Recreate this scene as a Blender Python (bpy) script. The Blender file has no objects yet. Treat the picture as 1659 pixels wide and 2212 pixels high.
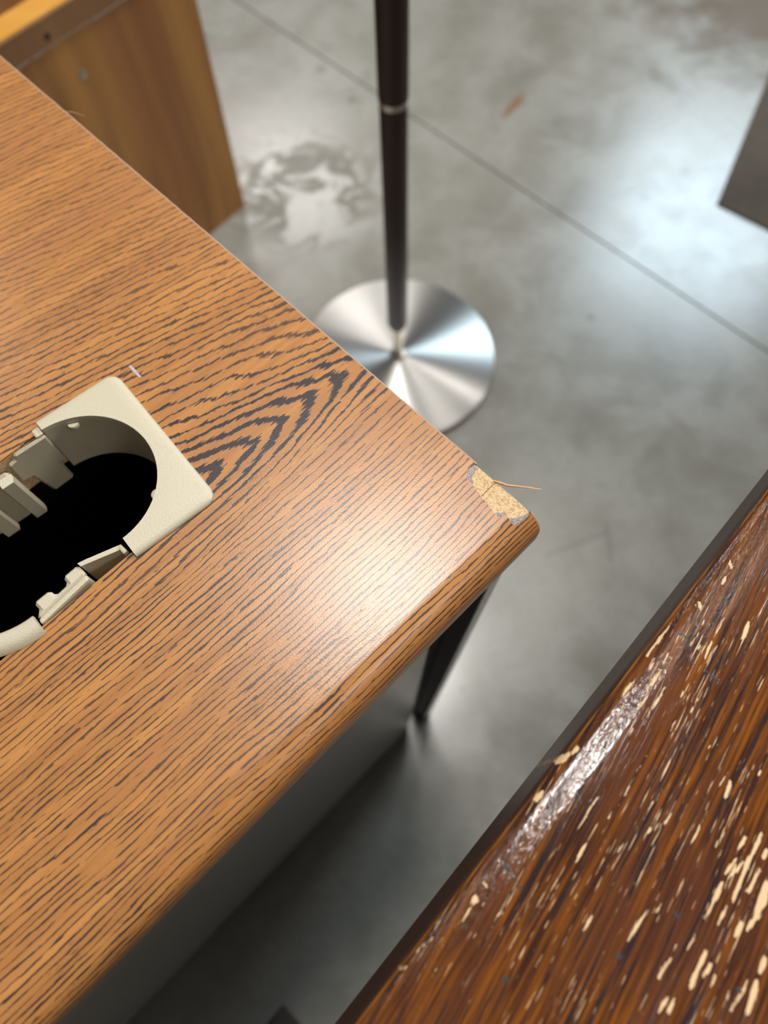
import bpy, bmesh, math, random
from mathutils import Vector, Matrix
from mathutils.geometry import delaunay_2d_cdt
C = bpy.context.scene.collection
SC = bpy.context.scene
R = math.radians

# ------------------------------------------------------------------ camera
cam_data = bpy.data.cameras.new('camera')
cam = bpy.data.objects.new('camera', cam_data)
C.objects.link(cam)
cam_data.sensor_fit = 'VERTICAL'
cam_data.sensor_height = 36.0
cam_data.sensor_width = 27.0
cam_data.lens = 1517.0 / 2212.0 * 36.0
cam_data.clip_start = 0.01
PITCH, ROLL = R(67.15), R(-0.5)
_up = Vector((math.sin(ROLL) * math.cos(PITCH), -math.cos(ROLL) * math.cos(PITCH), -math.sin(PITCH)))
_a = (Vector((1, 0, 0)) - _up * _up.x).normalized()
_b = _up.cross(_a)
_x = Vector((_a.x, _b.x, _up.x))
_y = Vector((_a.y, _b.y, _up.y))
_z = Vector((_a.z, _b.z, _up.z))
_m = Matrix((_x, -_y, -_z)).transposed()
cam.matrix_world = Matrix.Translation((0, 0, 1.05)) @ _m.to_4x4()
cam_data.dof.use_dof = True
cam_data.dof.focus_distance = 0.328
cam_data.dof.aperture_fstop = 4.9
SC.camera = cam

# ------------------------------------------------------------------ world and light
world = bpy.data.worlds.new('store_ambience')
SC.world = world
world.use_nodes = True
wb = world.node_tree.nodes['Background']
wb.inputs[0].default_value = (1.0, 0.96, 0.90, 1)
wb.inputs[1].default_value = 0.13

def area(name, loc, target, sx, sy, power, color):
    d = bpy.data.lights.new(name, 'AREA')
    d.shape = 'RECTANGLE'
    d.size, d.size_y = sx, sy
    d.energy = power
    d.color = color
    o = bpy.data.objects.new(name, d)
    C.objects.link(o)
    o.location = loc
    o.rotation_euler = (Vector(target) - Vector(loc)).to_track_quat('-Z', 'Y').to_euler()
    return o

area('ceiling_strip_over_desk', (0.02, 0.82, 3.2), (0.02, 0.82, 0), 0.46, 0.24, 80, (1.0, 0.97, 0.92))
area('ceiling_strip_second', (0.95, 1.35, 3.2), (0.95, 1.35, 0), 0.25, 1.0, 12, (1.0, 0.96, 0.89))
area('daylight_window', (2.45, 4.20, 3.2), (0.9, 1.2, 0), 1.4, 1.2, 150, (0.68, 0.87, 1.0))
area('ceiling_strip_far_left', (-0.80, 4.75, 3.2), (-0.5, 1.6, 0), 0.9, 0.6, 48, (1.0, 0.97, 0.93))
area('ceiling_strip_left', (-2.4, 2.2, 3.2), (-2.4, 2.2, 0), 0.3, 0.9, 24, (1.0, 0.96, 0.90))
area('ceiling_strip_right', (3.3, 1.6, 3.1), (0.2, 0.3, 0.4), 0.4, 1.2, 120, (1.0, 0.96, 0.90))
area('ceiling_strip_behind', (2.3, -1.5, 3.2), (2.3, -1.5, 0), 1.2, 0.3, 50, (1.0, 0.97, 0.92))

SC.view_settings.view_transform = 'Standard'
SC.view_settings.look = 'None'
SC.view_settings.gamma = 1.0
SC.view_settings.use_curve_mapping = False
SC.view_settings.exposure = -0.5

# ------------------------------------------------------------------ node helpers
class NT:
    def __init__(self, name):
        self.m = bpy.data.materials.new(name)
        self.m.use_nodes = True
        self.t = self.m.node_tree
        self.t.nodes.clear()
        self.out = self.t.nodes.new('ShaderNodeOutputMaterial')
        self.p = self.t.nodes.new('ShaderNodeBsdfPrincipled')
        self.t.links.new(self.p.outputs[0], self.out.inputs[0])
    def n(self, kind, **kw):
        nd = self.t.nodes.new(kind)
        for k, v in kw.items():
            setattr(nd, k, v)
        return nd
    def put(self, sock, v):
        if v is None:
            return
        if isinstance(v, bpy.types.NodeSocket):
            self.t.links.new(v, sock)
        elif isinstance(v, (tuple, list)):
            sock.default_value = tuple(v) + ((1,) if len(sock.default_value) == 4 and len(v) == 3 else ())
        else:
            sock.default_value = v
    def math(self, op, a, b=None, c=None, clamp=False):
        nd = self.n('ShaderNodeMath', operation=op, use_clamp=clamp)
        for i, v in enumerate((a, b, c)):
            self.put(nd.inputs[i], v)
        return nd.outputs[0]
    def add(self, a, b): return self.math('ADD', a, b)
    def sub(self, a, b): return self.math('SUBTRACT', a, b)
    def mul(self, a, b): return self.math('MULTIPLY', a, b)
    def vec(self, x, y, z=0.0):
        nd = self.n('ShaderNodeCombineXYZ')
        for i, v in enumerate((x, y, z)):
            self.put(nd.inputs[i], v)
        return nd.outputs[0]
    def xyz(self, v):
        nd = self.n('ShaderNodeSeparateXYZ')
        self.put(nd.inputs[0], v)
        return nd.outputs
    def noise(self, v, scale=1.0, detail=2.0, rough=0.5, dist=0.0):
        nd = self.n('ShaderNodeTexNoise')
        self.put(nd.inputs['Vector'], v)
        nd.inputs['Scale'].default_value = scale
        nd.inputs['Detail'].default_value = detail
        nd.inputs['Roughness'].default_value = rough
        nd.inputs['Distortion'].default_value = dist
        return nd.outputs['Fac']
    def smooth(self, v, lo, hi, a=0.0, b=1.0):
        nd = self.n('ShaderNodeMapRange', interpolation_type='SMOOTHSTEP')
        self.put(nd.inputs[0], v)
        for i, q in enumerate((lo, hi, a, b)):
            self.put(nd.inputs[i + 1], q)
        return nd.outputs[0]
    def mix(self, f, a, b, mode='MIX'):
        nd = self.n('ShaderNodeMix', data_type='RGBA', blend_type=mode)
        self.put(nd.inputs['Factor'], f)
        self.put(nd.inputs[6], a)
        self.put(nd.inputs[7], b)
        return nd.outputs[2]
    def bump(self, h, strength, dist, normal=None):
        nd = self.n('ShaderNodeBump')
        self.put(nd.inputs['Height'], h)
        nd.inputs['Strength'].default_value = strength
        nd.inputs['Distance'].default_value = dist
        if normal is not None:
            self.put(nd.inputs['Normal'], normal)
        return nd.outputs[0]
    def set(self, **kw):
        for k, v in kw.items():
            self.put(self.p.inputs[k.replace('_', ' ')], v)
        return self.m
    def obj(self): return self.n('ShaderNodeTexCoord').outputs['Object']
    def uv(self): return self.n('ShaderNodeTexCoord').outputs['UV']
    def attr(self, name): return self.n('ShaderNodeAttribute', attribute_name=name).outputs['Fac']

def plain(name, color, rough=0.5, metal=0.0, noise_amt=0.12, scale=60.0, bump=0.0):
    t = NT(name)
    f = t.noise(t.obj(), scale, 4.0, 0.6)
    c = t.mix(f, tuple(x * (1 - noise_amt) for x in color), tuple(min(1, x * (1 + noise_amt)) for x in color))
    t.set(Base_Color=c, Roughness=rough, Metallic=metal)
    if bump:
        t.set(Normal=t.bump(t.noise(t.obj(), scale * 12, 2.0), bump, 0.0004))
    return t.m

# ------------------------------------------------------------------ object helpers
def tag(o, label=None, cat=None, kind=None, group=None):
    for k, v in (('label', label), ('category', cat), ('kind', kind), ('group', group)):
        if v:
            o[k] = v
    return o

def root(name, loc, rz, label, cat):
    o = bpy.data.objects.new(name, None)
    o.empty_display_size = 0.05
    C.objects.link(o)
    o.location = loc
    o.rotation_euler = (0, 0, rz)
    return tag(o, label, cat)

def link(name, me, m, parent=None, smooth=False, label=None):
    o = bpy.data.objects.new(name, me)
    C.objects.link(o)
    if m is not None:
        me.materials.append(m)
    if parent is not None:
        o.parent = parent
    if smooth:
        me.shade_smooth()
    if label:
        o['label'] = label
    return o

def raw(name, verts, faces):
    me = bpy.data.meshes.new(name)
    me.from_pydata([tuple(v) for v in verts], [], faces)
    me.update()
    return me

class MB:
    """collects shapes in a frame; off is subtracted from every point"""
    def __init__(self, off=(0, 0, 0)):
        self.bm = bmesh.new()
        self.off = Vector(off)
    def v(self, p): return self.bm.verts.new(Vector(p) - self.off)
    def box(self, x0, x1, y0, y1, z0, z1):
        return self.hexa([(x0, y0, z0), (x1, y0, z0), (x1, y1, z0), (x0, y1, z0)],
                         [(x0, y0, z1), (x1, y0, z1), (x1, y1, z1), (x0, y1, z1)])
    def hexa(self, low, high):
        return self.loft([low, high])
    def loft(self, rings, cap=True):
        rs = [[self.v(p) for p in r] for r in rings]
        n = len(rs[0])
        for a, b in zip(rs, rs[1:]):
            for i in range(n):
                self.bm.faces.new((a[i], a[(i + 1) % n], b[(i + 1) % n], b[i]))
        if cap:
            self.bm.faces.new(list(reversed(rs[0])))
            self.bm.faces.new(rs[-1])
        return self
    def prism(self, poly, z0, z1, top=None):
        return self.loft([[(x, y, z0) for x, y in poly], [(x, y, z1) for x, y in (top or poly)]])
    def lathe(self, prof, cx, cy, n=64):
        rings = [[(cx + r * math.cos(2 * math.pi * i / n), cy + r * math.sin(2 * math.pi * i / n), z) for i in range(n)] for r, z in prof]
        return self.loft(rings)
    def tube(self, pts, radii, n=12):
        rings = []
        for i, p in enumerate(pts):
            p = Vector(p)
            d = (Vector(pts[min(i + 1, len(pts) - 1)]) - Vector(pts[max(i - 1, 0)])).normalized()
            q = Vector((0, 0, 1)) if abs(d.z) < 0.9 else Vector((1, 0, 0))
            s = d.cross(q).normalized()
            t = s.cross(d)
            r = radii[i]
            rings.append([p + (s * math.cos(2 * math.pi * k / n) + t * math.sin(2 * math.pi * k / n)) * r for k in range(n)])
        return self.loft(rings)
    def bevel(self, w, seg=2):
        self.bm.normal_update()
        bmesh.ops.bevel(self.bm, geom=[e for e in self.bm.edges if e.is_manifold and e.calc_face_angle(0) > 0.5],
                        offset=w, offset_type='OFFSET', segments=seg, profile=0.6, affect='EDGES', clamp_overlap=True)
        return self
    def build(self, name, m, parent=None, smooth_angle=None, label=None):
        bmesh.ops.recalc_face_normals(self.bm, faces=self.bm.faces)
        me = bpy.data.meshes.new(name)
        self.bm.to_mesh(me)
        self.bm.free()
        if smooth_angle is not None:
            me.shade_smooth()
            me.set_sharp_from_angle(angle=R(smooth_angle))
        return link(name, me, m, parent, label=label)

def inside(p, poly):
    x, y = p
    c = False
    n = len(poly)
    for i in range(n):
        x0, y0 = poly[i]
        x1, y1 = poly[i - 1]
        if (y0 > y) != (y1 > y) and x < (x1 - x0) * (y - y0) / (y1 - y0) + x0:
            c = not c
    return c

def cdt(outer, holes, lines=()):
    """triangles of a polygon with holes; lines are extra constraint segments"""
    V, E = [], []
    for poly in [outer] + list(holes):
        b = len(V)
        V += [Vector(p) for p in poly]
        E += [(b + i, b + (i + 1) % len(poly)) for i in range(len(poly))]
    for p, q in lines:
        b = len(V)
        V += [Vector(p), Vector(q)]
        E.append((b, b + 1))
    v2, _, f2, _, _, _ = delaunay_2d_cdt(V, E, [], 0, 1e-7)
    out = []
    for f in f2:
        c = (sum(v2[i].x for i in f) / 3, sum(v2[i].y for i in f) / 3)
        if inside(c, outer) and not any(inside(c, h) for h in holes):
            a, b, d = (v2[i] for i in f)
            out.append(tuple(f) if (b - a).cross(d - a) > 0 else tuple(reversed(f)))
    return [(p.x, p.y) for p in v2], out

# ------------------------------------------------------------------ materials
def laminate_mat():
    t = NT('oak_laminate')
    x = t.xyz(t.uv())
    u, s = x[0], x[1]
    # slow wander of the figure
    wob = t.sub(t.noise(t.vec(t.mul(u, 3.0), t.mul(s, 9.0)), 1.0, 2.0), 0.5)
    w0 = t.sub(s, t.add(0.176, t.mul(u, -0.09)))
    w = t.add(w0, t.mul(wob, 0.020))
    w = t.add(w, t.mul(t.sub(t.noise(t.vec(t.mul(u, 16.0), t.mul(s, 34.0)), 1.0, 1.0), 0.5), 0.0045))
    aa = t.mul(t.sub(u, -0.20), 1 / 0.0200)
    aa = t.math('MAXIMUM', aa, 0.0)
    q = t.mul(w, t.smooth(w, 0.0, 0.06, 1 / 0.0027, 1 / 0.0040))
    pw = 1.5
    phi = t.math('POWER', t.add(t.math('POWER', t.math('ABSOLUTE', q), pw), t.math('POWER', aa, pw)), 1 / pw)
    jag = t.sub(t.noise(t.vec(t.mul(u, 75.0), t.mul(s, 260.0)), 1.0, 3.0, 0.6), 0.5)
    slow = t.sub(t.noise(t.vec(t.mul(u, 9.0), t.mul(s, 60.0)), 1.0, 2.0), 0.5)
    phi = t.add(phi, t.add(t.mul(jag, 0.70), t.mul(slow, 2.0)))
    d = t.mul(t.math('ABSOLUTE', t.sub(t.math('FRACT', phi), 0.5)), 2.0)
    pore = t.noise(t.vec(t.mul(u, 48.0), t.mul(s, 1000.0)), 1.0, 2.5, 0.6)
    fine = t.noise(t.vec(t.mul(u, 190.0), t.mul(s, 3000.0)), 1.0, 1.0, 0.5)
    dens = t.noise(t.vec(t.mul(u, 5.0), t.mul(s, 26.0)), 1.0, 2.0)
    core = t.smooth(t.math('ABSOLUTE', w0), 0.030, 0.004)
    g = t.add(pore, t.mul(t.sub(t.add(0.335, t.mul(core, 0.25)), d), 0.66))
    g = t.add(g, t.mul(t.sub(dens, 0.5), 0.30))
    dark = t.smooth(t.add(g, t.mul(t.sub(fine, 0.5), 0.10)), 0.555, 0.60)
    p2 = t.noise(t.vec(t.mul(u, 120.0), t.mul(s, 1700.0)), 1.0, 2.0, 0.6)
    p2 = t.smooth(t.add(p2, t.mul(t.sub(dens, 0.5), 0.45)), 0.655, 0.70)
    dark = t.math('MAXIMUM', dark, t.mul(p2, 0.85))
    streak = t.noise(t.vec(t.mul(u, 5.0), t.mul(s, 170.0)), 1.0, 4.0, 0.6)
    tone = t.noise(t.vec(t.mul(u, 2.2), t.mul(s, 22.0)), 1.0, 3.0, 0.55)
    base = t.mix(t.smooth(streak, 0.30, 0.70), (0.330, 0.140, 0.042), (0.465, 0.208, 0.060))
    base = t.mix(t.smooth(tone, 0.45, 0.72, 0.0, 0.65), base, (0.33, 0.138, 0.052))
    fleck = t.noise(t.vec(t.mul(u, 420.0), t.mul(s, 2600.0)), 1.0, 2.0, 0.7)
    base = t.mix(t.smooth(fleck, 0.35, 0.7, 0.0, 0.18), base, (0.40, 0.16, 0.06))
    depth = t.smooth(t.add(t.noise(t.vec(t.mul(u, 6.0), t.mul(s, 14.0)), 1.0, 2.0), t.mul(core, 0.25)), 0.36, 0.62, 0.78, 0.98)
    depth = t.mul(depth, t.smooth(s, 0.25, 0.33, 1.0, 0.62))
    col = t.mix(t.mul(dark, depth), base, (0.030, 0.022, 0.024))
    tx = t.noise(t.vec(u, s), 1300.0, 2.0, 0.7)
    nrm = t.bump(tx, 0.13, 0.0004)
    nrm = t.bump(t.sub(1.0, dark), 0.10, 0.0003, nrm)
    t.set(Base_Color=col, Roughness=0.29, Normal=nrm)
    t.p.inputs['Specular IOR Level'].default_value = 0.46
    return t.m

def particle_mat():
    t = NT('raw_particleboard')
    o = t.obj()
    a = t.noise(o, 900.0, 3.0, 0.7, 0.6)
    b = t.noise(o, 300.0, 2.0)
    c = t.mix(t.smooth(a, 0.36, 0.58), (0.36, 0.22, 0.105), (0.66, 0.46, 0.25))
    c = t.mix(t.smooth(b, 0.4, 0.7, 0.0, 0.4), c, (0.70, 0.52, 0.31))
    t.set(Base_Color=c, Roughness=0.85, Normal=t.bump(a, 0.5, 0.0006))
    return t.m

def kraft_mat():
    t = NT('torn_kraft_layer')
    a = t.noise(t.obj(), 1600.0, 3.0, 0.7)
    c = t.mix(t.smooth(a, 0.38, 0.62), (0.13, 0.10, 0.095), (0.42, 0.36, 0.35))
    t.set(Base_Color=c, Roughness=0.7)
    return t.m

def old_wood_mat():
    """dark varnished oak; UV = metres along and across the edge"""
    t = NT('worn_dark_oak')
    x = t.xyz(t.uv())
    a, b = x[0], x[1]
    k = R(8.0)
    gu = t.sub(t.mul(a, math.cos(k)), t.mul(b, math.sin(k)))
    gs = t.add(t.mul(a, math.sin(k)), t.mul(b, math.cos(k)))
    wob = t.sub(t.noise(t.vec(t.mul(gu, 8.0), t.mul(gs, 30.0)), 1.0, 2.0), 0.5)
    gs = t.add(gs, t.mul(wob, 0.006))
    st = t.noise(t.vec(t.mul(gu, 14.0), t.mul(gs, 430.0)), 1.0, 4.0, 0.65)
    blotch = t.noise(t.vec(t.mul(gu, 14.0), t.mul(gs, 40.0)), 1.0, 3.0, 0.6)
    hair = t.noise(t.vec(t.mul(gu, 40.0), t.mul(gs, 2200.0)), 1.0, 3.0, 0.6)
    pore = t.noise(t.vec(t.mul(gu, 30.0), t.mul(gs, 1050.0)), 1.0, 3.0, 0.6)
    ring = t.noise(t.vec(t.mul(gu, 4.0), t.mul(gs, 260.0)), 1.0, 1.0)
    wear = t.attr('wear')
    gash = t.attr('gash')
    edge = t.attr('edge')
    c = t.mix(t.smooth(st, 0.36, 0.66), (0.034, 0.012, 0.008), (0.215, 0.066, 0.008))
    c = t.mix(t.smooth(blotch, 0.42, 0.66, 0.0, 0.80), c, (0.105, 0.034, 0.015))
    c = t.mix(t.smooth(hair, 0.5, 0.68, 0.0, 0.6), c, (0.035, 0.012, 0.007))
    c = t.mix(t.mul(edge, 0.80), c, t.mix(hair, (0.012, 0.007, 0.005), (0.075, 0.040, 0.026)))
    pd = t.smooth(t.add(pore, t.mul(t.sub(ring, 0.5), 0.6)), 0.585, 0.635)
    c = t.mix(t.mul(pd, 0.9), c, (0.018, 0.013, 0.016))
    rag = t.sub(t.noise(t.vec(t.mul(gu, 170.0), t.mul(gs, 1900.0)), 1.0, 3.5, 0.7), 0.5)
    rag = t.add(rag, t.mul(t.sub(t.noise(t.vec(t.mul(gu, 70.0), t.mul(gs, 700.0)), 1.0, 2.0, 0.5), 0.5), 0.8))
    small = t.noise(t.vec(t.mul(gu, 60.0), t.mul(gs, 1650.0)), 1.0, 2.5, 0.65)
    near = t.smooth(t.noise(t.vec(t.mul(gu, 18.0), t.mul(gs, 90.0)), 1.0, 2.0), 0.46, 0.64)
    sm = t.mul(t.smooth(t.add(small, t.mul(near, 0.07)), 0.675, 0.70), t.sub(1.0, edge))
    wr = t.smooth(t.add(t.mul(wear, 1000.0), t.mul(rag, 2.2)), 0.02, 0.14)
    wm = t.math('MAXIMUM', wr, sm)
    c = t.mix(wm, c, t.mix(hair, (0.60, 0.36, 0.17), (0.80, 0.56, 0.32)))
    rim = t.mul(t.smooth(t.add(t.mul(wear, 1000.0), t.mul(rag, 1.4)), -0.55, -0.05), t.sub(1.0, wm))
    c = t.mix(t.mul(rim, 0.55), c, (0.022, 0.013, 0.012))
    gm = t.smooth(t.add(t.mul(gash, 1000.0), t.mul(rag, 0.8)), -0.22, -0.05)
    c = t.mix(gm, c, (0.045, 0.050, 0.056))
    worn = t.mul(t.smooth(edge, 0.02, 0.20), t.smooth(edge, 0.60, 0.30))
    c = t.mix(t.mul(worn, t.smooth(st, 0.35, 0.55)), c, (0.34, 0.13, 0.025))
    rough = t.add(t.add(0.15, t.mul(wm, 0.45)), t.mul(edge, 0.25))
    lump = t.noise(t.vec(t.mul(gu, 90.0), t.mul(gs, 420.0)), 1.0, 2.0, 0.5)
    h = t.sub(t.add(t.mul(lump, 0.7), t.mul(hair, 0.5)), t.add(t.mul(pd, 0.55), t.mul(wm, 0.8)))
    h = t.sub(h, t.mul(gm, 0.8))
    t.put(t.p.inputs['Specular IOR Level'], t.sub(0.5, t.mul(edge, 0.38)))
    h = t.add(t.mul(h, t.smooth(b, 0.020, 0.008, 1.0, 3.0)), t.mul(t.noise(t.vec(t.mul(gu, 230.0), t.mul(gs, 1000.0)), 1.0, 2.0, 0.6), t.smooth(b, 0.020, 0.008, 0.0, 5.0)))
    t.set(Base_Color=c, Roughness=rough, Normal=t.bump(h, 0.15, 0.0005))
    return t.m

def cabinet_mat(name, lo, hi, reddish, rough=0.5):
    """veneer whose grain runs up the local Z axis"""
    t = NT(name)
    x = t.xyz(t.obj())
    bend = t.sub(t.noise(t.vec(t.mul(x[0], 4.0), t.mul(x[1], 4.0), t.mul(x[2], 1.6)), 1.0, 1.0), 0.5)
    h = t.add(t.add(x[0], x[1]), t.mul(bend, 0.10))
    a = t.noise(t.vec(t.mul(h, 26.0), 0.0, t.mul(x[2], 1.6)), 1.0, 4.0, 0.55)
    b = t.noise(t.vec(t.mul(h, 9.0), 3.0, t.mul(x[2], 0.8)), 1.0, 2.0)
    c = t.mix(t.smooth(a, 0.35, 0.68), hi, lo)
    c = t.mix(t.smooth(b, 0.45, 0.65, 0.0, 0.7), c, reddish)
    t.set(Base_Color=c, Roughness=rough)
    return t.m

def concrete_mat():
    t = NT('polished_concrete')
    geo = t.n('ShaderNodeNewGeometry').outputs['Position']
    x = t.xyz(geo)
    big = t.noise(geo, 2.2, 4.0, 0.6)
    mid = t.noise(geo, 9.0, 5.0, 0.62, 0.3)
    fin = t.noise(geo, 60.0, 4.0, 0.6)
    c = t.mix(t.smooth(big, 0.34, 0.66), (0.200, 0.189, 0.160), (0.262, 0.249, 0.217))
    c = t.mix(t.smooth(mid, 0.40, 0.66, 0.0, 0.55), c, (0.290, 0.278, 0.250))
    c = t.mix(t.smooth(mid, 0.46, 0.30, 0.0, 0.4), c, (0.170, 0.156, 0.128))
    c = t.mix(t.smooth(fin, 0.45, 0.75, 0.0, 0.35), c, (0.18, 0.165, 0.14))
    def dist(px, py):
        dx, dy = t.sub(x[0], px), t.sub(x[1], py)
        return t.math('SQRT', t.add(t.mul(dx, dx), t.mul(dy, dy)))
    # brownish stained zone, away to the back right
    br = t.smooth(t.add(dist(1.10, 1.90), t.mul(t.sub(mid, 0.5), 0.8)), 0.72, 0.30)
    c = t.mix(t.mul(br, 0.85), c, (0.120, 0.088, 0.060))
    # peeled sealer patch near the wooden cabinet
    wv = t.noise(geo, 9.0, 3.0, 0.6, 0.6)
    pt = t.smooth(dist(-0.17, 1.15), 0.20, 0.09)
    ring = t.smooth(t.math('ABSOLUTE', t.sub(wv, 0.47)), 0.075, 0.01)
    c = t.mix(t.mul(t.mul(pt, ring), 0.70), c, (0.125, 0.110, 0.085))
    c = t.mix(t.mul(t.mul(pt, t.smooth(wv, 0.52, 0.60)), 0.45), c, (0.42, 0.40, 0.38))
    # small spots and a rust streak
    for px, py, r in ((0.1115, 0.1603, 0.009), (0.375, 0.83, 0.013), (-0.144, 1.504, 0.018), (-0.073, 1.408, 0.016), (0.609, 1.194, 0.016), (0.519, 1.125, 0.016), (0.545, 1.16, 0.010)):
        c = t.mix(t.smooth(t.add(dist(px, py), t.mul(t.sub(fin, 0.5), 0.012)), r, r * 0.35, 0.0, 0.6), c, (0.10, 0.095, 0.07))
    lx = t.add(t.mul(t.sub(x[0], 0.275), 0.569), t.mul(t.sub(x[1], 1.389), 0.822))
    ly = t.sub(t.mul(t.sub(x[1], 1.389), 0.569), t.mul(t.sub(x[0], 0.275), 0.822))
    rd = t.math('SQRT', t.add(t.math('POWER', t.mul(lx, 1 / 0.050), 2.0), t.math('POWER', t.math('ABSOLUTE', t.mul(ly, 1 / 0.012)), 2.0)))
    c = t.mix(t.smooth(t.add(rd, t.mul(t.sub(fin, 0.5), 1.2)), 1.15, 0.5, 0.0, 0.8), c, (0.20, 0.090, 0.035))
    for ax, ay, bx, by in ((0.3545, 0.4225, 0.3541, 0.3596), (0.2528, 0.3675, 0.3526, 0.4065)):
        l2 = (bx - ax) ** 2 + (by - ay) ** 2
        k = t.math('MULTIPLY', t.add(t.mul(t.sub(x[0], ax), (bx - ax) / l2), t.mul(t.sub(x[1], ay), (by - ay) / l2)), 1.0, clamp=True)
        dx = t.sub(t.sub(x[0], ax), t.mul(k, bx - ax))
        dy = t.sub(t.sub(x[1], ay), t.mul(k, by - ay))
        dl = t.math('SQRT', t.add(t.mul(dx, dx), t.mul(dy, dy)))
        c = t.mix(t.smooth(t.add(dl, t.mul(t.sub(fin, 0.5), 0.006)), 0.006, 0.001, 0.0, 0.35), c, (0.10, 0.095, 0.08))
    ro = t.add(0.23, t.mul(t.smooth(mid, 0.35, 0.65), 0.06))
    ro = t.add(ro, t.mul(br, 0.15))
    t.set(Base_Color=c, Roughness=ro, Normal=t.bump(mid, 0.03, 0.004))
    t.put(t.p.inputs['Specular IOR Level'], t.sub(0.62, t.mul(t.math('MAXIMUM', br, t.mul(pt, ring)), 0.50)))
    return t.m

def brushed_mat():
    t = NT('brushed_nickel')
    o = t.obj()
    x = t.xyz(o)
    r = t.math('SQRT', t.add(t.mul(x[0], x[0]), t.mul(x[1], x[1])))
    f = t.noise(t.vec(t.mul(r, 900.0), 0.0), 1.0, 3.0, 0.6)
    tg = t.n('ShaderNodeTangent', direction_type='RADIAL', axis='Z').outputs[0]
    t.set(Base_Color=t.mix(f, (0.50, 0.485, 0.465), (0.62, 0.605, 0.585)), Metallic=1.0, Roughness=0.37, Anisotropic=0.95, Tangent=tg)
    t.p.inputs['Anisotropic Rotation'].default_value = 0.25
    return t.m

def plastic_mat():
    t = NT('ivory_plastic')
    o = t.obj()
    l = t.noise(o, 1400.0, 2.0, 0.6)
    g = t.noise(o, 45.0, 4.0, 0.65)
    c = t.mix(t.smooth(g, 0.60, 0.78, 0.0, 0.45), (0.50, 0.445, 0.325), (0.27, 0.25, 0.20))
    t.set(Base_Color=c, Roughness=0.46, Normal=t.bump(l, 0.35, 0.0006))
    return t.m

M_LAM, M_CORE, M_KRAFT, M_OLD = laminate_mat(), particle_mat(), kraft_mat(), old_wood_mat()
M_CON, M_BRUSH, M_PLAS = concrete_mat(), brushed_mat(), plastic_mat()
M_BAND = plain('pale_edge_line', (0.42, 0.27, 0.19), 0.7)
M_GREY = plain('putty_metal_paint', (0.58, 0.56, 0.53), 0.18)
M_GREY.node_tree.nodes['Principled BSDF'].inputs['Specular IOR Level'].default_value = 1.0
M_SHEET = plain('dark_sheet_brown', (0.066, 0.052, 0.039), 0.9, 0.0, 0.25, 30.0)
M_DARK = plain('shade_dark_leg_metal', (0.032, 0.027, 0.023), 0.5)
M_BLACK = plain('near_black', (0.0025, 0.0025, 0.003), 0.6)
M_SEAM = plain('joint_dust', (0.165, 0.156, 0.138), 0.9)
M_POLE = plain('espresso_enamel', (0.026, 0.011, 0.0075), 0.42)
M_POLE.node_tree.nodes['Principled BSDF'].inputs['Specular IOR Level'].default_value = 0.3
M_NICK = plain('satin_nickel', (0.48, 0.44, 0.37), 0.32, 1.0)
M_CAB = cabinet_mat('walnut_veneer', (0.20, 0.085, 0.022), (0.33, 0.155, 0.038), (0.215, 0.080, 0.026))
M_RAIL = cabinet_mat('rail_veneer', (0.17, 0.080, 0.030), (0.205, 0.105, 0.042), (0.17, 0.075, 0.030))
M_LEDGE = cabinet_mat('orange_veneer', (0.60, 0.29, 0.055), (0.66, 0.34, 0.07), (0.60, 0.28, 0.05), 0.35)
M_GLUE = plain('dried_glue', (0.32, 0.25, 0.20), 0.6)
M_HOLE = plain('drilled_hole', (0.03, 0.016, 0.008), 0.9)
M_SPLIT = plain('fresh_splinter', (0.62, 0.34, 0.15), 0.7, 0.0, 0.3, 400.0)
M_CRACK = plain('board_crack', (0.055, 0.035, 0.02), 0.9)
M_SCUFF = plain('pale_scuff', (0.42, 0.35, 0.37), 0.7, 0.0, 0.3, 500.0)
M_TLEG = plain('dark_stained_wood', (0.040, 0.028, 0.022), 0.45)

# ------------------------------------------------------------------ floor
def rot2(p, a): return (p[0] * math.cos(a) - p[1] * math.sin(a), p[0] * math.sin(a) + p[1] * math.cos(a))
JN = 1.0173                                    # distance of the saw cut from the origin, along its normal
JA = math.atan2(0.722, 0.692)
def strip(n0, n1): return [rot2(p, JA) for p in ((n0, -7.5), (n1, -7.5), (n1, 7.5), (n0, 7.5))]
floor = MB().prism(strip(-6.5, 8.5), -0.12, -0.003).build('floor', M_SEAM)
tag(floor, kind='structure')
for n0, n1 in ((-6.5, JN - 0.0020), (JN + 0.0020, 8.5)):
    MB().prism(strip(n0, n1), -0.003, 0.0).build('concrete_slab', M_CON, floor)

# ------------------------------------------------------------------ oak laminate desk
DY = R(44.8)
T = 0.74
U0, U1 = -1.25, 0.142
VB = 0.80
BASE = (-0.50, 0.42, 0.0)
def world_of(u, v, z=0.0, a=DY): return (u * math.cos(a) - v * math.sin(a), u * math.sin(a) + v * math.cos(a), z)
desk = root('office_desk', world_of(*BASE), DY, 'oak laminate office desk with a chipped corner and a broken cable hole in its top', 'desk')

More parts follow.
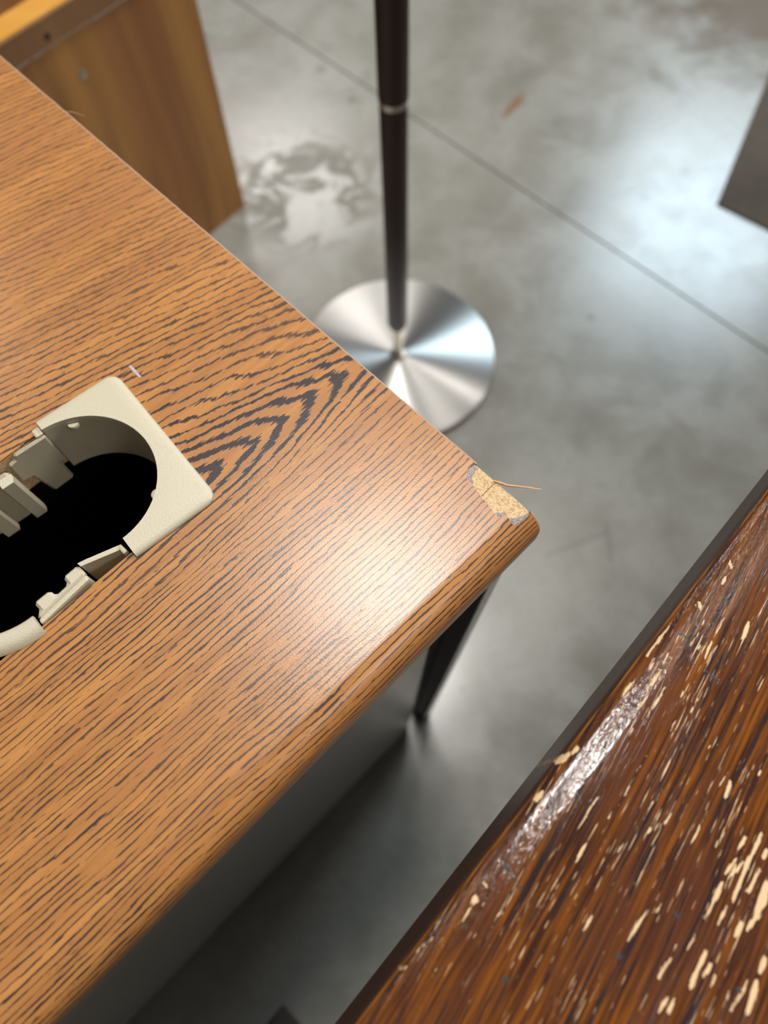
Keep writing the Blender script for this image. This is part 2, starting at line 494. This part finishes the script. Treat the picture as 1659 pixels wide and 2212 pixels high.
def profile(inset=0.0):
    """cross section from the back of the top, over the front edge, to the underside: (s, v, z, nv, nz)"""
    rc, vc, zc = 0.0148, 0.0506, T - 0.0148
    r = rc - inset
    pts = [(VB, VB, T - inset, 0, 1), (vc, vc, T - inset, 0, 1)]
    n = 14
    for i in range(1, n + 1):
        a = math.pi / 2 * i / n
        pts.append((vc - rc * a, vc - r * math.sin(a), zc + r * math.cos(a), -math.sin(a), math.cos(a)))
    s = vc - rc * math.pi / 2
    z1 = 0.716
    pts.append((s - (zc - z1), vc - r, z1, -1, 0))
    r2 = 0.009
    for i in range(1, 8):
        a = math.pi / 2 * i / 7
        q = r2 - inset
        pts.append((s - (zc - z1) - r2 * a, vc - rc + r2 - q * math.cos(a), z1 - q * math.sin(a), -math.cos(a), -math.sin(a)))
    pts.append((s - (zc - z1) - r2 * math.pi / 2 - 0.03, vc - rc + r2 + 0.03, z1 - r2 + inset, 0, -1))
    return pts
PR = profile()
SMIN = PR[-1][0]
def on_profile(s, inset=0.0):
    pr = PR
    s = max(SMIN, min(VB, s))
    for a, b in zip(pr, pr[1:]):
        if b[0] - 1e-9 <= s <= a[0] + 1e-9:
            k = (a[0] - s) / (a[0] - b[0])
            v, z, nv, nz = (a[i] + (b[i] - a[i]) * k for i in (1, 2, 3, 4))
            l = math.hypot(nv, nz)
            nv, nz = nv / l, nz / l
            return v - nv * inset, z - nz * inset, nv, nz
    raise ValueError(s)

HR, HC, HV = 0.0424, -0.004, 0.2046
hole = [(HC + HR * math.cos(a), HV + HR * math.sin(a)) for a in [math.pi * (-0.5 + i / 24) for i in range(25)]]
hole += [(-0.105 + HR * math.cos(a), HV + HR * math.sin(a)) for a in [math.pi * (0.5 + i / 24) for i in range(25)]]

def jag(poly, amp, step, seed):
    rnd = random.Random(seed)
    out = []
    for (x0, y0), (x1, y1) in zip(poly, poly[1:]):
        n = max(1, int(math.hypot(x1 - x0, y1 - y0) / step))
        for i in range(n):
            k = i / n
            j = amp if 0 < i else 0
            out.append((x0 + (x1 - x0) * k + rnd.uniform(-j, j), y0 + (y1 - y0) * k + rnd.uniform(-j, j)))
    return out + [poly[-1]]

# the broken corner: outline of the missing laminate, then of the bare board, in (u, s)
CHIP = [(U1, 0.0806), (0.1385, 0.0806), (0.1349, 0.0795), (0.1327, 0.0777), (0.1303, 0.0660), (0.1283, 0.0552), (0.1281, 0.0532),
        (0.1296, 0.0519), (0.1325, 0.0514), (0.1311, 0.0490), (0.1302, 0.0462), (0.1313, 0.0448), (0.1335, 0.0440), (0.1370, 0.0431), (0.1402, 0.0433), (U1, 0.0432)]
CHIP = jag(CHIP, 0.00012, 0.0012, 4)
outline = [(U0, VB), (U0, SMIN), (U1, SMIN)] + list(reversed(CHIP)) + [(U1, VB)]
lines = [((U0, p[0]), (U1, p[0])) for p in PR[1:-1]]
uvs, tris = cdt(outline, [hole], lines)

def sheet(name, uvs, tris, inset, thick, m, parent, label=None):
    """a skin following the desk profile, with real thickness and open edges closed"""
    top, nor, low = [], [], []
    for u, s in uvs:
        v, z, nv, nz = on_profile(max(SMIN, min(VB, s)), inset)
        top.append((u - BASE[0], v - BASE[1], z))
        nor.append((0, nv, nz))
        low.append((u - BASE[0], v - nv * thick - BASE[1], z - nz * thick))
    n = len(top)
    faces = [tuple(f) for f in tris] + [tuple(n + i for i in reversed(f)) for f in tris]
    cnt = {}
    for f in tris:
        for a, b in ((f[0], f[1]), (f[1], f[2]), (f[2], f[0])):
            cnt[(a, b)] = 1
    verts = top + low
    coords = list(uvs) + list(uvs)
    for a, b in cnt:
        if (b, a) not in cnt:
            k = len(verts)
            verts += [top[b], top[a], low[a], low[b]]
            coords += [uvs[b], uvs[a], uvs[a], uvs[b]]
            faces.append((k, k + 1, k + 2, k + 3))
    me = raw(name, verts, faces)
    uvl = me.uv_layers.new(name='UVMap')
    for lp in me.loops:
        uvl.data[lp.index].uv = coords[lp.vertex_index]
    me.shade_smooth()
    ns = nor + [(0, -b, -c) for _, b, c in nor]
    me.normals_split_custom_set_from_vertices([Vector(ns[i]) if i < 2 * n else Vector((0, 0, 0)) for i in range(len(verts))])
    return link(name, me, m, parent, label=label)

sheet('laminate_skin', uvs, tris, 0.0, 0.0009, M_LAM, desk)

# board core with the cable hole bored through it
UE = U1 - 0.0006
cu, ct = cdt([(U0, VB), (U0, SMIN), (UE, SMIN), (UE, VB)], [hole], [((U0, p[0]), (UE, p[0])) for p in PR[1:-1]])
verts, faces = [], []
for u, s in cu:
    v, z, _, _ = on_profile(s, 0.00095)
    verts.append((u - BASE[0], v - BASE[1], z))
faces += [tuple(f) for f in ct]
ZB = 0.7075
k0 = len(verts)
pf = profile(0.00095)
for u in (U0, UE):
    b = len(verts)
    ring = [(v, z) for _, v, z, _, _ in pf] + [(VB, ZB)]
    verts += [(u - BASE[0], v - BASE[1], z) for v, z in ring]
    f = tuple(range(b, b + len(ring)))
    faces.append(f if u == UE else tuple(reversed(f)))
b = len(verts)
for (u, v) in hole:
    verts += [(u - BASE[0], v - BASE[1], T - 0.00095), (u - BASE[0], v - BASE[1], ZB)]
n = len(hole)
for i in range(n):
    j = (i + 1) % n
    faces.append((b + 2 * i, b + 2 * j, b + 2 * j + 1, b + 2 * i + 1))
lu, lt = cdt([(U0, VB), (U0, 0.075), (UE, 0.075), (UE, VB)], [hole])
b = len(verts)
verts += [(u - BASE[0], v - BASE[1], ZB) for u, v in lu]
faces += [tuple(b + i for i in reversed(f)) for f in lt]
link('board_core', raw('board_core', verts, faces), M_CORE, desk, label='bare tan board showing where the laminate broke off')

# torn brown paper left at the rims of the chip
for poly in ([(0.1405, 0.0802), (0.1385, 0.0806), (0.1349, 0.0795), (0.1327, 0.0777), (0.1318, 0.0735), (0.1333, 0.0738), (0.1341, 0.0752), (0.1354, 0.0767), (0.1385, 0.0775), (0.1407, 0.0779)],
             [(0.1283, 0.0552), (0.1281, 0.0532), (0.1296, 0.0519), (0.1325, 0.0514), (0.1327, 0.0526), (0.1310, 0.0535), (0.1294, 0.0552)],
             [(0.1311, 0.0490), (0.1302, 0.0462), (0.1313, 0.0448), (0.1335, 0.0440), (0.1370, 0.0431), (0.1402, 0.0433), (0.1405, 0.0442), (0.1369, 0.0455), (0.1338, 0.0470), (0.1323, 0.0486)]):
    poly = jag(poly + [poly[0]], 0.00015, 0.0010, 7)[:-1]
    ss = [s for _, s in poly]
    ln = [((0.125, p[0]), (0.1415, p[0])) for p in PR[1:16] if min(ss) < p[0] < max(ss)]
    pu, ptr = cdt(poly, [], ln)
    sheet('kraft_layer', pu, ptr, 0.0005, 0.0004, M_KRAFT, desk, 'grey torn paper layer at the rim of the chip')

# crack across the bare board, and the splinter of edging peeled away from it
ck = MB(BASE)
ck.prism([(0.1303, 0.0661), (0.1412, 0.0663), (0.1412, 0.0666), (0.1303, 0.0664)], T - 0.0011, T - 0.00088)
ck.build('crack', M_CRACK, desk, label='thin dark crack across the bare board')
sp = MB(BASE)
pts = [(0.1412, 0.0676, T - 0.0010), (0.1424, 0.0643, T - 0.0002), (0.1437, 0.0610, T), (0.1466, 0.0571, T + 0.0005), (0.1500, 0.0528, T + 0.0003), (0.1537, 0.0481, T - 0.0002)]
sp.tube(pts, [0.0006, 0.0007, 0.0006, 0.0005, 0.00045, 0.00035], 6)
sp.build('splinter', M_SPLIT, desk, 60, 'loose tan splinter of edging sticking out')
hb = MB(BASE)
hb.tube([(0.1415, 0.4315, T - 0.0005), (0.1450, 0.4270, T), (0.1490, 0.4195, T - 0.001)], [0.00025, 0.0002, 0.0001], 5)
hb.build('splinter', M_SPLIT, desk, 60, 'tiny pale sliver standing off the far edge')

# pale edging along the end of the top
def band(name, s0, s1, w0, w1, seed):
    rnd = random.Random(seed)
    ss = sorted(set([s0, s1] + [p[0] for p in PR if s1 < p[0] < s0] + [s1 + (s0 - s1) * i / 160 for i in range(161)]), reverse=True)
    V, F = [], []
    for i, s in enumerate(ss):
        j = rnd.uniform(-0.00012, 0.00012)
        v, z, nv, nz = on_profile(s, -0.00003)
        v2, z2, _, _ = on_profile(s, 0.0012)
        V += [(U1 - w0 + j - BASE[0], v - BASE[1], z), (U1 + w1 + j - BASE[0], v - BASE[1], z), (U1 + w1 - BASE[0], v2 - BASE[1], z2 ), (U1 - 0.0008 - BASE[0], v2 - BASE[1], z2)]
        if i:
            a = 4 * (i - 1); b = 4 * i
            for k in range(4):
                F.append((a + k, a + (k + 1) % 4, b + (k + 1) % 4, b + k))
    me = raw(name, V, F)
    return link(name, me, M_BAND, desk)
band('edge_strip', VB, 0.0795, 0.0005, 0.0002, 2)
band('edge_strip', 0.0440, PR[17][0], 0.0004, 0.0003, 3)

# scuff beside the cable hole
sc = MB(BASE)
sc.tube([(0.0553, 0.2471, T), (0.0551, 0.2420, T), (0.0549, 0.2372, T)], [0.0006, 0.0009, 0.0005], 6)
for v in sc.bm.verts:
    v.co.z = T + 0.00008 + (v.co.z - T) * 0.1
sc.build('scuff', M_SCUFF, desk, label='short pale scuff beside the cable hole')

# metal body: front panel, tapered corner leg, end panel, back panel; added unseen black box under the cable hole
MB(BASE).box(-1.20, 0.0975, 0.0545, 0.0600, 0.006, 0.705).build('front_panel', M_GREY, desk)
MB(BASE).box(-1.20, 0.0975, 0.0530, 0.0545, 0.006, 0.016).bevel(0.0005, 1).build('panel_hem', M_GREY, desk)
MB(BASE).box(-1.20, 0.1100, 0.745, 0.760, 0.030, 0.705).build('back_panel', M_GREY, desk)
MB(BASE).box(-1.20, -1.185, 0.0600, 0.745, 0.030, 0.705).build('end_panel', M_GREY, desk)
MB(BASE).box(0.100, 0.108, 0.095, 0.745, 0.060, 0.705).build('end_panel', M_GREY, desk)
lg = MB(BASE)
def legring(z):
    k = z / 0.705
    uL, uR = 0.1195 + 0.0150 * k, 0.1315 + 0.0135 * k
    return [(uL, 0.0445, z), (uR, 0.0445, z), (uR, 0.0610, z), (uL, 0.0610, z)]
lg.loft([legring(0.010), legring(0.705)]).bevel(0.0012, 2)
lg.build('leg', M_DARK, desk)  # leg coloured dark to carry the shade on its inner side
lf = MB(BASE)
lf.loft([[(x + d, y, z) for (x, _, z), d in zip(legring(z)[:2], (-0.0016, -0.0002))] + [(x + d, 0.0450, z) for (x, _, z), d in zip(reversed(legring(z)[:2]), (-0.0002, -0.0016))] for z, y in ((0.014, 0.0440), (0.704, 0.0440))])
lf.build('leg_face', M_GREY, desk, label='pale grey front face of the slim leg, whose shaded side is coloured dark')
fl = MB(BASE)
def flring(z):
    k = z / 0.705
    uL, uR = 0.1190 + 0.0150 * k, 0.1315 + 0.0135 * k
    return [(uL, 0.0630, z), (uR, 0.0630, z), (uR, 0.0730, z), (uL, 0.0730, z)]
fl.loft([flring(0.020), flring(0.705)])
fl.build('leg_brace', M_DARK, desk)
MB(BASE).prism([(0.1170, 0.0435), (0.1330, 0.0435), (0.1330, 0.0740), (0.1170, 0.0740)], 0.0, 0.011).bevel(0.002, 2).build('foot', M_BLACK, desk)
for u, v in ((0.112, 0.735), (-1.19, 0.072), (-1.19, 0.735)):
    MB(BASE).prism([(u - .018, v - .018), (u + .018, v - .018), (u + .018, v + .018), (u - .018, v + .018)], 0, 0.705).bevel(0.003, 2).build('leg', M_DARK, desk)
tr = MB(BASE)  # unseen black box, added so the cable hole looks dark inside
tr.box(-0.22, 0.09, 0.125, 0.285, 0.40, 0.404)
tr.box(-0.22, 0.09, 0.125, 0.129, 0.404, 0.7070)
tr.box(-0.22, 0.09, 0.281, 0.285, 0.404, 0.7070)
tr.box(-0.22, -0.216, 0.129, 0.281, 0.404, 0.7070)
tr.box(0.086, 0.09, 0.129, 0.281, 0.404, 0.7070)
tr.build('hole_dark_box', M_BLACK, desk)

# ------------------------------------------------------------------ broken ivory grommet (millimetres in its own frame)
GY = R(40.2)
GO = (-0.11930, 0.17009)
grom = root('cable_grommet', (GO[0], GO[1], T), GY, 'broken ivory plastic cable grommet lying in the hole of the oak desk', 'grommet')
class GB(MB):
    def v(self, p): return self.bm.verts.new(Vector((p[0], p[1], p[2])) * 0.001)
GC, GR = (-39.1, -0.7), 37.5
def arc(c, r, a0, a1, n): return [(c[0] + r * math.cos(R(a0 + (a1 - a0) * i / n)), c[1] + r * math.sin(R(a0 + (a1 - a0) * i / n))) for i in range(n + 1)]
def plate_ring(i, z):
    x1, y0, y1, r = 8.5 - i, -49.6 + i, 44.3 - i, 7.0 - i * 0.7
    pts = arc(GC, GR + (0.4 if i else 0), 88, -88, 48)
    pts += [(-37.8, y0)] + arc((x1 - r, y0 + r), r, -90, 0, 10) + arc((x1 - r, y1 - r), r, 0, 90, 10) + [(-37.8, y1)]
    return [(x, y, z) for x, y in pts]
g = GB()
g.loft([plate_ring(0, 0.15), plate_ring(0, 1.5), plate_ring(1.3, 2.7), plate_ring(3.4, 3.1)])
g.build('face_plate', M_PLAS, grom, 50)
g = GB()
def shell(a0, a1, r0, r1, z0, z1, n):
    rings = []
    for i in range(n + 1):
        a = R(a0 + (a1 - a0) * i / n)
        c, s = math.cos(a), math.sin(a)
        rings.append([(GC[0] + r * c, GC[1] + r * s, z) for r, z in ((r0, z0), (r1, z0), (r1, z1), (r0, z1))])
    g.loft(rings)
shell(-84, 88, 37.5, 39.0, -36, 0.1, 56)
g.build('collar', M_PLAS, grom, 40)
for a in (66, -46):
    g = GB()
    c = (GC[0] + 37.6 * math.cos(R(a)), GC[1] + 37.6 * math.sin(R(a)))
    g.lathe([(2.6, -4.0), (3.2, -3.2), (3.2, -1.4), (2.8, -0.6)], c[0], c[1], 20)
    g.build('nub', M_PLAS, grom, 40)
def slab(poly_xz, y0, y1):
    g = GB()
    g.loft([[(x, y0, z) for x, z in poly_xz], [(x, y1, z) for x, z in poly_xz]])
    return g
slab([(-38.0, 0.2), (-38.0, -25), (-41.2, -25), (-41.2, -43), (-54.0, -44), (-57.0, -22.5), (-62.8, -21), (-61.5, -4.5), (-57.2, -3.2), (-56.0, 0.2)], 35.2, 37.6).bevel(0.35, 1).build('wall_fragment', M_PLAS, grom, label='upright wall fragment with notched lower edge')
g = GB(); g.box(-42.5, -38.2, 36.2, 41.6, -0.5, 1.5); g.bevel(0.5, 2)
g.build('broken_tab', M_PLAS, grom)
g = GB(); g.box(-118, -62.6, 28.2, 31.6, -40, 0.0); g.bevel(0.4, 1)
g.build('wall_fragment', M_PLAS, grom)
for x0, x1 in ((-69.2, -62.0), (-86.5, -78.4), (-104.5, -96.0)):
    g = GB()
    g.loft([[(x0, 28.3, -40), (x0, 24.6, -39.5), (x1 - 1.2, 24.6, -39.5), (x1, 26.4, -38), (x1, 28.3, -37)],
            [(x0, 28.3, -0.6), (x0, 23.4, -1.0), (x1 - 1.2, 23.4, -1.0), (x1, 26.0, -0.8), (x1, 28.3, -0.6)]])
    g.build('rib', M_PLAS, grom)
g = GB()
g.prism([(-88.2, -45.2), (-60.6, -40.4), (-61.3, -33.6), (-69.8, -34.4), (-69.6, -38.9), (-76.9, -40.0), (-77.6, -35.9), (-86.3, -36.6), (-85.6, -41.9), (-88.2, -42.6)], -6, -1.2)
g.bevel(0.15, 1)
g.build('toothed_strip', M_PLAS, grom)
g = GB()
g.prism([(-88.4, -49.3), (-60.5, -44.6), (-60.4, -40.0), (-88.3, -44.9)], -14, -0.5, [(-88.4, -48.6), (-60.5, -43.9), (-60.4, -40.6), (-88.3, -45.5)])
g.bevel(0.5, 2)
g.build('strip_ridge', M_PLAS, grom)
g = GB()
g.prism([(-41.0, -41.4), (-40.2, -39.0), (-55.2, -35.2), (-55.6, -35.0), (-60.8, -34.0), (-60.4, -36.3), (-56.0, -37.4)], -28, 0.0)
g.build('bent_strip', M_PLAS, grom)
g = GB()
g.prism([(-40.2, -39.0), (-39.4, -44.4), (-42.0, -44.8), (-42.3, -40.6)], -4, 1.4); g.bevel(0.5, 2)
g.build('broken_tab', M_PLAS, grom)
g = GB()
rings = []
for i in range(41):
    a = R(-88 - 112 * i / 40)
    rings.append([(-90 + r * math.cos(a), -4 + r * math.sin(a), z) for r, z in ((40, 0.2), (40, 2.4), (41.2, 3.5), (43.5, 4.0), (46.5, 3.8), (48.8, 2.6), (50, 0.2))])
g.loft(rings)
g.build('end_ring', M_PLAS, grom, 60)

# ------------------------------------------------------------------ worn dark oak table
import numpy as np
# worn spots and gashes of the table finish: a0, b0, a1, b1, radius in millimetres
CHIPS= [(220.6,25.8,212.6,27.9,0.86), (239.9,6.0,236.5,7.7,0.89), (231.8,8.1,228.0,8.9,0.78), (215.0,6.0,212.4,8.5,0.97), (212.1,5.4,214.4,6.4,0.42), (216.5,17.2,208.2,18.4,0.34), (204.0,19.0,195.9,20.2,0.54), (207.0,11.9,209.5,11.5,0.41), (203.1,12.8,193.7,13.7,0.41), (199.6,16.2,196.4,16.7,0.34), (198.7,2.8,181.8,2.7,0.61), (190.2,7.9,179.9,9.6,0.61), (179.9,9.6,170.1,10.6,0.87), (182.9,5.9,177.2,6.6,0.27), (175.7,14.8,156.0,17.0,0.46), (167.5,11.6,157.1,11.6,0.4), (170.8,4.5,159.8,4.1,0.4), (178.9,21.2,176.8,21.8,0.4), (164.6,5.6,143.2,10.3,0.25), (153.9,14.6,146.6,14.9,0.29), (130.1,2.3,124.7,0.8,1.44), (134.3,3.2,130.6,2.8,0.9), (112.0,2.9,107.8,2.6,1.19), (149.1,24.0,133.0,25.9,0.32), (133.0,25.9,120.8,26.2,0.28), (136.9,35.3,129.1,36.1,0.31), (124.4,19.0,109.1,20.1,0.37), (108.0,25.5,100.9,25.9,0.43), (106.2,11.9,102.5,12.0,0.37), (162.9,52.5,156.6,54.2,0.69), (155.3,70.7,142.8,72.6,0.79), (142.0,70.9,133.2,69.4,0.73), (163.2,50.2,157.9,50.5,0.51), (173.7,59.1,171.7,59.5,0.38), (171.0,41.6,166.8,39.8,0.32), (180.7,27.1,173.6,27.8,0.25), (167.5,24.8,162.4,25.8,0.25), (237.7,14.7,234.2,15.2,0.28), (168.6,57.0,157.5,58.7,0.25), (108.5,24.9,103.4,25.5,0.67), (154.3,71.0,146.4,71.9,0.96), (146.4,71.9,138.6,72.8,1.16), (138.6,72.8,128.9,74.5,0.86), (141.7,68.5,134.4,68.2,0.66), (131.1,68.9,123.9,69.6,1.02), (123.9,69.6,116.8,70.3,0.61), (141.7,81.0,130.3,83.4,1.93), (130.3,83.4,124.4,83.2,0.96), (125.2,80.5,119.6,81.1,1.04), (144.1,76.6,134.6,77.1,0.92), (145.9,60.7,138.7,60.8,0.46), (150.2,67.2,144.6,67.2,0.56), (109.3,76.0,102.3,76.8,0.99), (102.9,76.4,96.2,77.9,1.14), (106.9,78.9,101.9,79.3,0.71), (88.7,73.6,82.8,73.9,0.81), (90.0,75.5,84.6,75.9,0.7), (99.3,68.0,91.3,68.2,0.63), (106.2,53.9,93.4,54.0,0.52), (110.7,56.2,106.1,56.4,0.61), (91.1,40.5,84.3,40.9,0.48), (125.9,74.0,118.9,74.6,0.65), (111.3,70.5,105.1,70.8,0.52), (104.1,67.2,101.3,67.6,0.52), (113.2,93.6,102.5,96.4,1.16), (121.2,92.4,116.3,93.1,1.08), (105.1,87.7,102.0,88.7,0.51), (138.4,42.8,130.7,41.8,0.38), (151.3,75.1,148.2,75.6,0.94), (111.0,91.3,99.7,91.5,0.58), (105.1,82.3,100.9,83.1,0.47), (128.7,39.7,124.5,39.5,0.29), (118.4,35.1,113.9,35.3,0.29), (141.6,52.6,133.5,53.9,0.42), (68.1,6.7,65.9,7.0,1.49), (73.4,5.8,73.0,7.3,0.84), (107.8,25.2,102.6,25.3,0.49), (89.4,40.8,84.7,41.0,0.41), (71.3,16.0,68.1,15.6,0.39), (35.0,2.2,32.3,1.4,0.75), (42.0,10.2,40.5,10.0,0.58), (65.1,6.5,58.3,8.3,0.42), (48.0,3.1,40.7,2.5,0.41), (53.9,2.0,50.0,2.2,0.35), (69.1,9.4,65.5,10.0,0.3)]
GASH= [(190.9,16.2,191.8,23.1,0.3), (191.8,23.1,191.8,30.5,0.47), (197.4,6.0,198.4,10.2,0.55), (205.5,11.3,207.0,9.9,0.41), (120.2,12.7,118.3,15.7,0.44), (122.2,18.3,120.8,17.7,0.38), (83.2,6.5,82.2,11.9,0.49), (82.2,11.9,80.9,16.8,0.27), (55.1,28.9,55.9,30.5,0.75), (84.1,41.1,83.8,41.9,0.47), (111.6,61.4,111.5,63.4,0.81), (87.1,53.6,87.6,55.2,0.79), (106.9,89.7,106.6,91.3,0.78)]
TY = R(47.6075)
E0 = (-0.0185, -0.0753)
table = root('oak_table', (E0[0], E0[1], 0), TY, 'dark varnished oak table, glossy and scratched, its finish chipped to bare wood', 'table')
TZ = 0.765
prof = [(0.0, 0.722), (0.0, 0.730), (0.0, 0.740), (0.0, 0.750), (0.0, 0.7555), (0.0002, 0.7580), (0.0008, 0.7598), (0.0016, 0.7612), (0.0028, 0.7624), (0.0044, 0.7633), (0.0064, 0.7640), (0.0090, 0.76455)]
b = 0.0120
while b < 0.150:
    prof.append((b, TZ))
    b += 0.0006
prof += [(0.20, TZ), (0.35, TZ), (0.747, TZ), (0.750, 0.762), (0.750, 0.722)]
# finer steps along the rounded edge
fine = []
for (b0, z0), (b1, z1) in zip(prof, prof[1:]):
    n = max(1, int(math.hypot(b1 - b0, z1 - z0) / 0.0006)) if b1 < 0.02 and z0 > 0.757 else 1
    fine += [(b0 + (b1 - b0) * k / n, z0 + (z1 - z0) * k / n) for k in range(n)]
prof = fine + [prof[-1]]
arcs = [0.0]
for (b0, z0), (b1, z1) in zip(prof, prof[1:]):
    arcs.append(arcs[-1] + math.hypot(b1 - b0, z1 - z0))
i0 = next(i for i, p in enumerate(prof) if p[0] >= 0.012 - 1e-9)
arcs = [x - arcs[i0] + 0.012 for x in arcs]
al = [-0.27, -0.15, -0.05] + [-0.02 + 0.001 * i for i in range(345)] + [0.35, 0.5, 0.9, 1.9]
rings = [[(a, -bb, z) for bb, z in prof] for a in al]     # local y runs out of the table, so b = -y
na, nb = len(al), len(prof)
V = [p for r in rings for p in r]
F = [(i * nb + j, i * nb + (j + 1) % nb, (i + 1) * nb + (j + 1) % nb, (i + 1) * nb + j) for i in range(na - 1) for j in range(nb)]
F += [tuple(reversed(range(nb))), tuple(range((na - 1) * nb, na * nb))]
me = raw('table_top', V, [tuple(reversed(f)) for f in F])
A = np.repeat(np.array(al), nb).reshape(na, nb)
Bm = np.tile(np.array([p[0] for p in prof]), na).reshape(na, nb)
S = np.tile(np.array(arcs), na).reshape(na, nb)
uvl = me.uv_layers.new(name='UVMap')
flat = np.empty(len(me.loops), dtype=np.int32)
me.loops.foreach_get('vertex_index', flat)
co = np.stack([A.ravel()[flat], S.ravel()[flat]], 1).astype(np.float32)
uvl.data.foreach_set('uv', co.ravel())
def field(caps):
    f = np.full((na, nb), -0.003)
    for a0, b0, a1, b1, r in caps:
        a0, b0, a1, b1, r = a0 / 1e3, b0 / 1e3, a1 / 1e3, b1 / 1e3, r / 1e3
        m = (A > min(a0, a1) - .005) & (A < max(a0, a1) + .005) & (Bm > min(b0, b1) - .005) & (Bm < max(b0, b1) + .005)
        dx, dy = a1 - a0, b1 - b0
        k = np.clip(((A[m] - a0) * dx + (Bm[m] - b0) * dy) / (dx * dx + dy * dy + 1e-12), 0, 1)
        d = np.hypot(A[m] - a0 - k * dx, Bm[m] - b0 - k * dy)
        taper = 1 - 0.45 * np.abs(k - 0.5) * 2
        f[m] = np.maximum(f[m], r * taper - d)
    return f
Zm = np.tile(np.array([p[1] for p in prof]), na).reshape(na, nb)
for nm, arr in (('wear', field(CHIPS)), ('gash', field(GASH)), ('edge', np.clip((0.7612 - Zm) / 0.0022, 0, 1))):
    at = me.attributes.new(nm, 'FLOAT', 'POINT')
    at.data.foreach_set('value', arr.ravel().astype(np.float32))
me.shade_smooth()
me.set_sharp_from_angle(angle=R(50))
link('table_top', me, M_OLD, table)
for a, b in ((-0.212, 0.045), (-0.212, 0.70), (1.80, 0.045), (1.80, 0.70)):
    MB().prism([(a - .026, -b - .026), (a + .026, -b - .026), (a + .026, -b + .026), (a - .026, -b + .026)], 0, 0.722).bevel(0.003, 2).build('leg', M_TLEG, table)
for b0, b1 in ((0.060, 0.080), (0.67, 0.69)):
    MB().box(-0.19, 1.78, -b1, -b0, 0.64, 0.722).build('apron', M_TLEG, table)

# ------------------------------------------------------------------ floor lamp
LC = (0.0218, 0.7380, 0.0)
lamp = root('floor_lamp', LC, 0, 'dark brown floor lamp pole on a round brushed metal base', 'lamp')
lb = MB()
lb.lathe([(0.158, 0.0), (0.158, 0.004), (0.1665, 0.0045), (0.1700, 0.0075), (0.1700, 0.0120), (0.1685, 0.0142), (0.1660, 0.0152), (0.012, 0.0185)], 0, 0, 128)
lb.build('base', M_BRUSH, lamp, 30)
LEAN = -0.0262
def leaned(rows): return [(LEAN * z, 0, z) for _, z in rows], [r for r, _ in rows]
def pole(name, rows, m):
    t = MB()
    p, r = leaned(rows)
    t.tube(p, r, 32)
    t.build(name, m, lamp, 40)
pole('stem', [(0.0125, 0.0170), (0.0125, 0.0225), (0.0105, 0.0240), (0.0078, 0.0245), (0.0078, 0.098)], M_NICK)
pole('pole_section', [(0.0100, 0.0930), (0.0125, 0.0936), (0.0158, 0.1030), (0.0166, 0.1060), (0.0168, 0.4950)], M_POLE)
pole('joint_ring', [(0.0160, 0.4945), (0.0172, 0.4955), (0.0172, 0.5025), (0.0160, 0.5035)], M_NICK)
pole('pole_section', [(0.0176, 0.5030), (0.0178, 0.5050), (0.0178, 1.4500)], M_POLE)

# ------------------------------------------------------------------ wooden cabinet behind the desk
cab = root('wooden_cabinet', (-0.2803, 1.1033, 0), R(49.9), 'brown wood-veneer cabinet with an orange top ledge standing behind the oak desk', 'cabinet')
MB().box(-0.95, 0.0, 0.0, 0.016, 0.0, 0.4435).build('panel', M_CAB, cab)
MB().box(-0.95, 0.0, -0.0022, 0.0160, 0.4435, 0.4775).bevel(0.0008, 1).build('rail', M_RAIL, cab)
MB().box(-0.95, 0.0, -0.0012, 0.0365, 0.4775, 0.4800).build('ledge', M_LEDGE, cab)
MB().box(-0.95, 0.0, 0.0365, 0.0520, 0.4435, 0.80).build('upper_panel', M_RAIL, cab)
MB().box(-0.016, 0.0, 0.0160, 0.42, 0.0, 0.4775).build('side_panel', M_CAB, cab)
gl = MB()
rnd = random.Random(5)
x = -0.52
while x < -0.01:
    l = rnd.uniform(0.012, 0.05)
    h = rnd.uniform(0.0010, 0.0030)
    gl.hexa([(x, -0.0012, 0.4428 - h), (x + l, -0.0012, 0.4428 - h * 0.7), (x + l, 0, 0.4428 - h * 0.7), (x, 0, 0.4428 - h)],
            [(x, -0.0026, 0.4440), (x + l, -0.0026, 0.4440), (x + l, 0, 0.4440), (x, 0, 0.4440)])
    x += l + rnd.uniform(0.0, 0.006)
gl.build('glue_line', M_GLUE, cab)
def stud(name, x, z, r, y, m, dome):
    t = MB()
    rings = []
    for rr, yy in ((r, y + 0.002), (r, y - dome * 0.4), (r * 0.7, y - dome * 0.85), (r * 0.25, y - dome)):
        rings.append([(x + rr * math.cos(2 * math.pi * i / 16), yy, z + rr * math.sin(2 * math.pi * i / 16)) for i in range(16)])
    t.loft(rings)
    t.build(name, m, cab, 50)
stud('screw', -0.2175, 0.3897, 0.0060, 0.0, M_NICK, 0.0025)
stud('drilled_hole', -0.2438, 0.4555, 0.0048, -0.0022, M_HOLE, 0.0002)

# ------------------------------------------------------------------ dark sheet added for the cut-off floor reflection, right edge
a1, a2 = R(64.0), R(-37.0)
dark_sheet = MB((0.6567, 1.1031, 0))
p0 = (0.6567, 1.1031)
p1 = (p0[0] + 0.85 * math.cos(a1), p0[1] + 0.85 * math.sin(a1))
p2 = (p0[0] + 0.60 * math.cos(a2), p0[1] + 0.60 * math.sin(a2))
dark_sheet.prism([p0, p2, (p1[0] + p2[0] - p0[0], p1[1] + p2[1] - p0[1]), p1], 0.0, 0.004)
dark_sheet.bevel(0.0012, 2)
mo = dark_sheet.build('reflection_cut_sheet', M_SHEET)
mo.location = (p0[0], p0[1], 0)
tag(mo, 'dark brown flat sheet standing in for the break in the bright floor reflection', 'dark_sheet')
